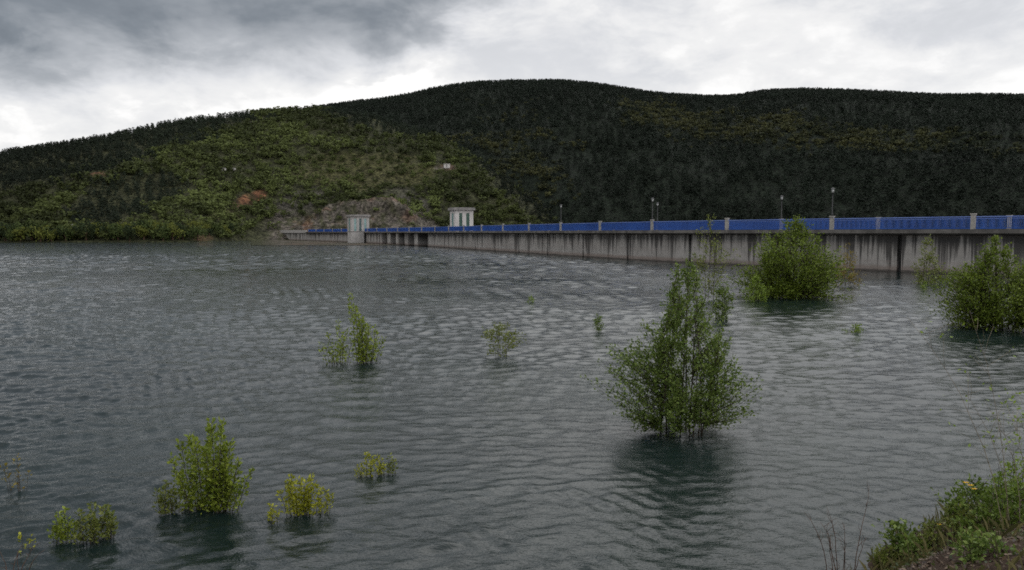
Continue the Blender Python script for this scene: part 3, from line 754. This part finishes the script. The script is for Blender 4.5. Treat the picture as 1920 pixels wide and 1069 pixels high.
flooded('sapling', 'tall slender sapling with airy leaves in front of the dam wall', 1330, 560, 160, 96, [(0, .25), (.3, .8), (.6, 1), (.76, .62), (.84, .3), (1, .18)], 3, 105, 13, .12, G_olive, 12, cat='sapling', rad=.022, gaps=.9)
flooded('shrub', 'narrow upright dark green shrub just behind the large loose tree', 1353, 600, 82, 42, col, 3, 74, 18, .10, G_mid, 13, rad=.015)
flooded('bush', 'big dense round green bush in front of the dam, taller than its neighbours', 1482, 556, 150, 214, dome, 12, 1000, 20, .15, G_deep, 14, cat='bush', rad=.045, gaps=.6, lob=.42, lean=(.2, 0))
flooded('bush', 'small bright yellow green bush at the foot of the big round bush', 1418, 564, 50, 54, [(0, .9), (.3, 1), (.6, .6), (1, .15)], 4, 80, 15, .11, G_bright, 15, cat='bush', rad=.02)
flooded('shrub', 'pale rusty tinged shrub beside the big round bush, before the dam', 1588, 535, 76, 60, [(0, .8), (.3, 1), (.6, .75), (1, .2)], 4, 90, 12, .13, G_rust, 16, rad=.02, gaps=.7)
flooded('bush', 'spreading dark green bush cut by the edge of the picture, before the dam', 1868, 615, 172, 228, [(0, .74), (.18, .95), (.4, 1), (.58, .92), (.7, .5), (.8, .28), (.9, .2), (1, .05)], 12, 1050, 19, .105, G_deep, 17, cat='bush', rad=.035, gaps=.5, lean=(-.25, 0))
flooded('shrub', 'thin olive shrub between the two large bushes, against the dam wall', 1738, 532, 92, 62, [(0, .9), (.3, 1), (.6, .62), (1, .12)], 5, 120, 12, .15, G_olive, 18, rad=.025, gaps=.6)
flooded('sprig', 'tiny yellow sprig on the water below the thin olive shrub', 1733, 545, 16, 18, col, 2, 14, 10, .10, G_bright, 19, rad=.01)
flooded('sprig', 'low flat green sprig floating alone beyond the large tree, before the spreading bush', 1604, 624, 14, 44, [(0, 1), (.5, .8), (1, .4)], 3, 28, 8, .08, G_bright, 20, rad=.008)
shoots('shrub', 'yellow green shrub with one tall leaning shoot, alone on open water', 682, 680, [(-26, 126), (-16, 108), (-4, 92), (12, 74), (20, 66), (22, 40), (4, 52), (-12, 44)], .085, G_yel, 21, 46, .15, rad=.013, low=.2)
shoots('shrub', 'low yellow green shrub beside the one with the tall leaning shoot', 636, 682, [(-4, 80), (-20, 58), (12, 62), (-26, 36), (2, 40), (24, 44)], .08, G_yel, 22, 34, .13, rad=.010, low=.25)
flooded('shrub', 'sparse faint olive shrub in open water midway to the dam', 940, 668, 64, 86, fan, 9, 110, 10, .075, G_olive, 23, rad=.009, gaps=.8)
flooded('sprig', 'tiny distant green sprig on open water, farthest out', 992, 567, 11, 18, col, 2, 12, 9, .09, G_bright, 24, rad=.008)
flooded('sprig', 'small dark green upright sprig left of the large loose tree', 1122, 622, 32, 22, col, 2, 30, 13, .075, G_mid, 25, rad=.01)
shoots('bush', 'upright bright green bush with several leafy shoots, largest near the shore', 394, 958, [(-64, 128), (-44, 140), (-24, 138), (-4, 122), (12, 176), (36, 178), (44, 134), (54, 96), (30, 120), (-34, 96), (8, 90), (52, 60), (-52, 70), (22, 70), (-8, 150)], .058, G_yel, 26, 105, .085, cat='bush', rad=.009, wpx=70, low=.30)
shoots('shrub', 'small leafy shrub close beside the largest bright bush', 314, 964, [(-14, 52), (0, 64), (12, 56), (18, 38), (-8, 36), (6, 44)], .05, G_olive, 27, 75, .06, rad=.006, low=.45)
for i, (px, py, h, lb) in enumerate(((122, 1016, 64, 0), (164, 1020, 76, 1), (199, 1008, 64, 2))):
    shoots('sprig', ['bushy green shoot, first of three in a row by the near shore', 'bushy green shoot, middle and tallest of three in a row', 'bushy green shoot, last of three in a row, nearest the bright bush'][i], px, py, [(-12, h * .86), (2, h), (12, h * .8), (-4, h * .62), (14, h * .5), (-15, h * .5)], .048, G_yel if i == 0 else G_olive, 30 + i, 85, .06, rad=.006, group='three leafy shoots in a row by the near shore', low=.5)
shoots('shrub', 'vivid yellow green shrub of crowded upright shoots in the near water', 563, 966, [(-25, 62), (-20, 72), (-10, 60), (0, 68), (10, 64), (22, 76), (28, 58), (-16, 48), (4, 48), (18, 44)], .048, G_gold, 34, 90, .05, rad=.006, low=.45)
shoots('sprig', 'thin shoot at the side of the vivid yellow green shrub', 608, 964, [(-4, 50), (3, 44), (6, 34)], .045, G_gold, 35, 70, .045, rad=.005, low=.5)
shoots('sprig', 'small lone yellow shoot left of the vivid yellow green shrub', 512, 978, [(-3, 30), (2, 35), (4, 24)], .045, G_gold, 36, 80, .045, rad=.005, low=.5)
for i, (px, py, h) in enumerate(((672, 896, 28), (693, 893, 44), (712, 890, 36), (735, 889, 34))):
    shoots('sprig', ['lowest of four small shoots in a cluster on the near water', 'tallest of four small shoots in a cluster on the near water', 'third of four small shoots in a cluster, beside the tallest', 'darker shoot standing apart at the end of four small shoots'][i], px, py, [(-4, h), (3, h * .85), (5, h * .6)], .048, G_gold if i < 3 else G_olive, 40 + i, 70, .05, rad=.005, group='four small shoots in a cluster', low=.45)
shoots('sprig', 'thin sparse rusty sprig at the edge of the picture in near water', 32, 920, [(-22, 62), (-12, 44), (6, 76), (8, 52)], .045, G_rust, 45, 16, .06, rad=.005, low=.3)
shoots('sprig', 'tiny yellow sprig with few leaves near the dark bare twigs', 54, 1034, [(-6, 36), (2, 28)], .045, G_gold, 46, 40, .05, rad=.004, low=.5)
# bare twigs
def twigs(name, label, base, n, H, spreadx, wood, seed, rad=.006, side=5, depth=.3, leaves=None, ymul=.4):
    g = np.random.default_rng(seed); o = empty(name, base); tag(o, label, 'twigs'); mb = MB(); tips = []
    for i in range(n):
        x = g.normal(0, .5) * spreadx; h = H * g.uniform(.45, 1); a = np.array([x * .25, g.normal(0, .05), -depth]); c = np.array([x, x * ymul * g.normal(), h])
        b = np.array([x * .35 + g.normal(0, .05), 0, h * .55]); ts = np.linspace(0, 1, 9)
        mb.tube([bez(a, b, c, t) + g.normal(0, .006, 3) for t in ts], [rad * (1 - .75 * t) for t in ts], 4)
        for k in range(side):
            t = g.uniform(.3, .95); s = bez(a, b, c, t); e = s + np.array([g.normal(0, .16), g.normal(0, .1), g.uniform(.1, .32)]) * H * .45
            mb.tube([s, (s + e) / 2 + g.normal(0, .012, 3), e], [rad * .45, rad * .35, rad * .2], 3); tips.append(e)
    mb.build('stems', M[wood], o, True)
    if leaves:
        pos = np.repeat(np.array(tips), leaves[1], 0); pos = pos + g.normal(0, .04, pos.shape); q = leaf_quads(pos, unit(g.normal(size=pos.shape) + [0, 0, .6]), g.uniform(.012, .03, len(pos)), .5)
        link('leaves', np_mesh('leaves', q.reshape(-1, 3), np.arange(len(q) * 4).reshape(-1, 4)), leaves[0], o)
    return o
twigs('bare_shrub', 'bare red brown twigs rising from the water beside the near bank', at(1575, 1092), 9, 1.05, .75, 'twig', 51, .007, 4)
twigs('bare_twig', 'dark bare broken twigs in the near water at the picture edge', at(22, 1082), 5, .42, .34, 'twig', 52, .007, 2)
bp = lambda x, y: np.array([x, y, float(bank_z(np.array([x]), np.array([y]))[0])])
def bank_at(px, py):
    d = ray(px, py); t = np.linspace(3, 16, 3000); x, y, z = d[0] * t, d[1] * t, EYE + d[2] * t
    k = np.argmax(np.maximum(bank_z(x, y), 0) > z); return np.array([x[k], y[k], z[k]])
twigs('dry_shrub', 'tall pale dry shrub with wispy twigs and few leaves on the bank', bank_at(1940, 985), 20, 2.3, 1.4, 'dry', 53, .0045, 9, .1, (G_bright, 3))
# weeds on the bank
weedenv = [(0, .8), (.3, 1), (.7, .9), (1, .4)]
w1 = plant('weed', 'lush bright green leafy weed with yellow flowers on the earth bank', bank_at(1868, 988),   .52, 1.25, weedenv, 16, 250, 13, .05, G_mid2, 61, 'plant', rad=.006, depth=.1, root_z=0, spread=.38)
mb = MB(); g = np.random.default_rng(5)
for (fx, fz) in ((-.37, .50), (-.33, .46), (-.42, .53)):
    for k in range(7):
        a = k * 6.28 / 7; c = np.array([fx, -.1, fz]); d = np.array([math.cos(a), math.sin(a) * .6, .35]); s = np.array([-math.sin(a), math.cos(a) * .6, 0])
        mb.add([c, c + d * .022 + s * .010, c + d * .042, c + d * .022 - s * .010], [(0, 1, 2, 3)])
mb.build('flower', M['petal'], w1)
plant('weed', 'small tufted dark green weed on the bank edge by the water', bank_at(1692, 1034), .30, .42, [(0, .4), (.5, .9), (1, 1)], 14, 60, 8, .06, G_mid, 62, 'plant', rad=.004, depth=.05, root_z=0, spread=.2)
w3 = plant('weed', 'low weed with a single yellow flower between the tuft and the lush weed', bank_at(1755, 1018), .22, .36, weedenv, 7, 46, 8, .045, G_olive, 63, 'plant', rad=.004, depth=.05, root_z=0, spread=.3)
mb = MB()
for k in range(7):
    a = k * 6.28 / 7; c = np.array([0, -.05, .23]); d = np.array([math.cos(a), math.sin(a) * .6, .35]); s = np.array([-math.sin(a), math.cos(a) * .6, 0])
    mb.add([c, c + d * .018 + s * .008, c + d * .034, c + d * .018 - s * .008], [(0, 1, 2, 3)])
mb.build('flower', M['petal'], w3)
for i, (px_, py_, hh, ww, lb) in enumerate(((1800, 1002, .34, .5, 'leafy green weed under the lush flowering weed'), (1722, 1046, .2, .4, 'low dull green weed close below the tufted dark one'), (1664, 1060, .2, .36, 'small weed at the lowest tip of the bank by the twigs'), (1905, 925, .5, .6, 'tall ragged weed behind the lush flowering one, at the picture edge'), (1840, 1045, .2, .45, 'creeping weed on bare brown earth below the lush one'))):
    plant('weed', lb, bank_at(px_, py_), hh, ww, weedenv, 9, 70, 9, .045, (G_olive, G_mid, G_olive, G_bright, G_mid)[i], 70 + i, 'plant', rad=.004, depth=.05, root_z=0, spread=.35)
n = 14000; x = rng.uniform(3, 15, n); y = rng.uniform(5, 17, n); z = bank_z(x, y); k = (z > .0) & (fbm(x / .9 + 60, y / .9, 3) + .5 * sst(.9, .1, z) > .12); x, y, z = x[k], y[k], z[k]; n = len(x)
th = rng.uniform(0, 6.28, n); hb = rng.uniform(.06, .24, n); ln = rng.uniform(.1, .9, n) * hb
bs = np.stack([x, y, z], 1); sd_ = np.stack([np.cos(th), np.sin(th), 0 * th], 1) * .004; ld = np.stack([-np.sin(th) * ln, np.cos(th) * ln, hb], 1)
v = np.stack([bs - sd_, bs + sd_, bs + ld * [.5, .5, .75] + sd_ * .7, bs + ld], 1)
tag(link('grass', np_mesh('grass', v.reshape(-1, 3), np.arange(n * 4).reshape(-1, 4)), m_leaf('grass_blade', (.05, .05, .018), (.16, .14, .06))), 'thin grass on the earth bank', 'grass', None, 'stuff')
# ground cover and leaf litter
n = 34000; x = rng.uniform(3, 15, n); y = rng.uniform(5, 17, n); z = bank_z(x, y); k = z > .02
x, y, z = x[k], y[k], z[k]; den = fbm(x / .8 + 3, y / .8, 3); k = den > .05 + rng.normal(0, .15, len(x)); x, y, z = x[k], y[k], z[k]
pos = np.stack([x, y, z + rng.uniform(.0, .10, len(x)) ** 1.0], 1); q = leaf_quads(pos, unit(rng.normal(size=pos.shape) * .8 + [0, 0, 1]), rng.uniform(.012, .035, len(x)), .5)
tag(link('undergrowth', np_mesh('undergrowth', q.reshape(-1, 3), np.arange(len(q) * 4).reshape(-1, 4)), m_leaf('undergrowth_leaf', (.025, .04, .01), (.09, .115, .025))), 'low green creeping plants over the earth bank', 'undergrowth', None, 'stuff')
n = 34000; x = rng.uniform(3, 15, n); y = rng.uniform(5, 17, n); z = bank_z(x, y); k = z > .03
x, y, z = x[k], y[k], z[k]; pos = np.stack([x, y, z + rng.uniform(.005, .03, len(x))], 1); q = leaf_quads(pos, unit(rng.normal(size=pos.shape) * .45 + [0, 0, 1]), rng.uniform(.012, .034, len(x)), .55)
tag(link('leaf_litter', np_mesh('leaf_litter', q.reshape(-1, 3), np.arange(len(q) * 4).reshape(-1, 4)), m_leaf('dead_leaf', (.025, .015, .010), (.13, .088, .055), .05)), 'brown dead leaves strewn on the bank', 'leaf litter', None, 'stuff')

# ------------------------------------------------------------------ sky and light
SUN_EL, SUN_AZ = R(46), R(-108)         # azimuth from +Y, negative to the left
w = bpy.data.worlds.new('World'); S.world = w; w.use_nodes = True; nt = w.node_tree; nt.nodes.clear()
out = nt.nodes.new('ShaderNodeOutputWorld'); bg = nt.nodes.new('ShaderNodeBackground'); nt.links.new(bg.outputs[0], out.inputs[0])
sky = nt.nodes.new('ShaderNodeTexSky'); sky.sky_type = 'NISHITA'; sky.sun_disc = False; sky.sun_elevation = SUN_EL; sky.sun_rotation = SUN_AZ
gen = tex(nt, 'Generated'); sep = nt.nodes.new('ShaderNodeSeparateXYZ'); nt.links.new(gen, sep.inputs[0])
x, y, z = (V(nt, sep.outputs[i]) for i in range(3))
az = x._m('ARCTAN2', y); el = z._m('ARCSINE')
flat = mapping(nt, gen, (1, 1, 2.1))
n1 = noise(nt, flat, 3.2, 5, .52, .35); n2 = noise(nt, mapping(nt, flat, (1, 1, 1), (4, 2, 0)), 8.5, 6, .6, .25); n3 = noise(nt, mapping(nt, flat, (1, 1, 1), (1, 7, 3)), 1.7, 4, .5)
edge = az.step(-.28, .08, .180, .345)                          # underside of the dark bank of cloud
mass = (el - edge + (n1 - .5) * .15 + (n2 - .5) * .06).step(-.04, .08)
west = az.step(-.14, .14, 1.0, .06)
darkness = mass * (n1 * .9 + n3 * .5 + az.step(-.60, -.36, .34, .06)).step(.52, 1.10, .44, 1.0) * west * (el.step(.30, .52, 1.0, .22)).max(az.step(-.62, -.16, 1.0, .0) * el.step(.75, 1.0, .85, .2))
high = el.step(.12, .26) * (n1 * .75 + n2 * .55 + n3 * .35).step(.66, 1.0)
val = (darkness * .75).rsub(1.0) - high * el.step(.34, .55, .09, .05)
val = val - el.step(.75, 1.25) * .12
lowgrey = (n2 * .55 + n1 * .65).step(.56, .74) * .09
val = (val - lowgrey - n3.step(.35, .62) * .035 - n2.step(.4, .65) * .03).max(.0)
c = ramp(nt, val, [(0, (.125, .145, .17)), (.3, (.235, .26, .29)), (.6, (.47, .49, .52)), (.80, (.74, .75, .775)), (.93, (.93, .925, .92)), (1.0, (1.25, 1.23, 1.20))])
mul = nt.nodes.new('ShaderNodeVectorMath'); mul.operation = 'SCALE'; nt.links.new(c, mul.inputs[0]); nt.links.new(((el.step(.29, .58, .0, 1.5) * val + 1.0) * 10.0).s, mul.inputs['Scale'])
mx = mixc(nt, .94, sky.outputs[0], mul.outputs[0])
nt.links.new(mx, bg.inputs[0]); bg.inputs[1].default_value = .1
sun = bpy.data.lights.new('sun', 'SUN'); sun.energy = .6; sun.angle = R(20); sun.color = (1, .95, .87)
so = bpy.data.objects.new('sun', sun); COL.objects.link(so)
d = np.array([math.sin(SUN_AZ) * math.cos(SUN_EL), math.cos(SUN_AZ) * math.cos(SUN_EL), math.sin(SUN_EL)])
from mathutils import Vector
so.rotation_euler = Vector(d).to_track_quat('Z', 'Y').to_euler(); so.location = (-40, 20, 60)
S.cycles.use_denoising = False; S.cycles.filter_width = 1.7; S.cycles.max_bounces = 6; S.cycles.transparent_max_bounces = 4
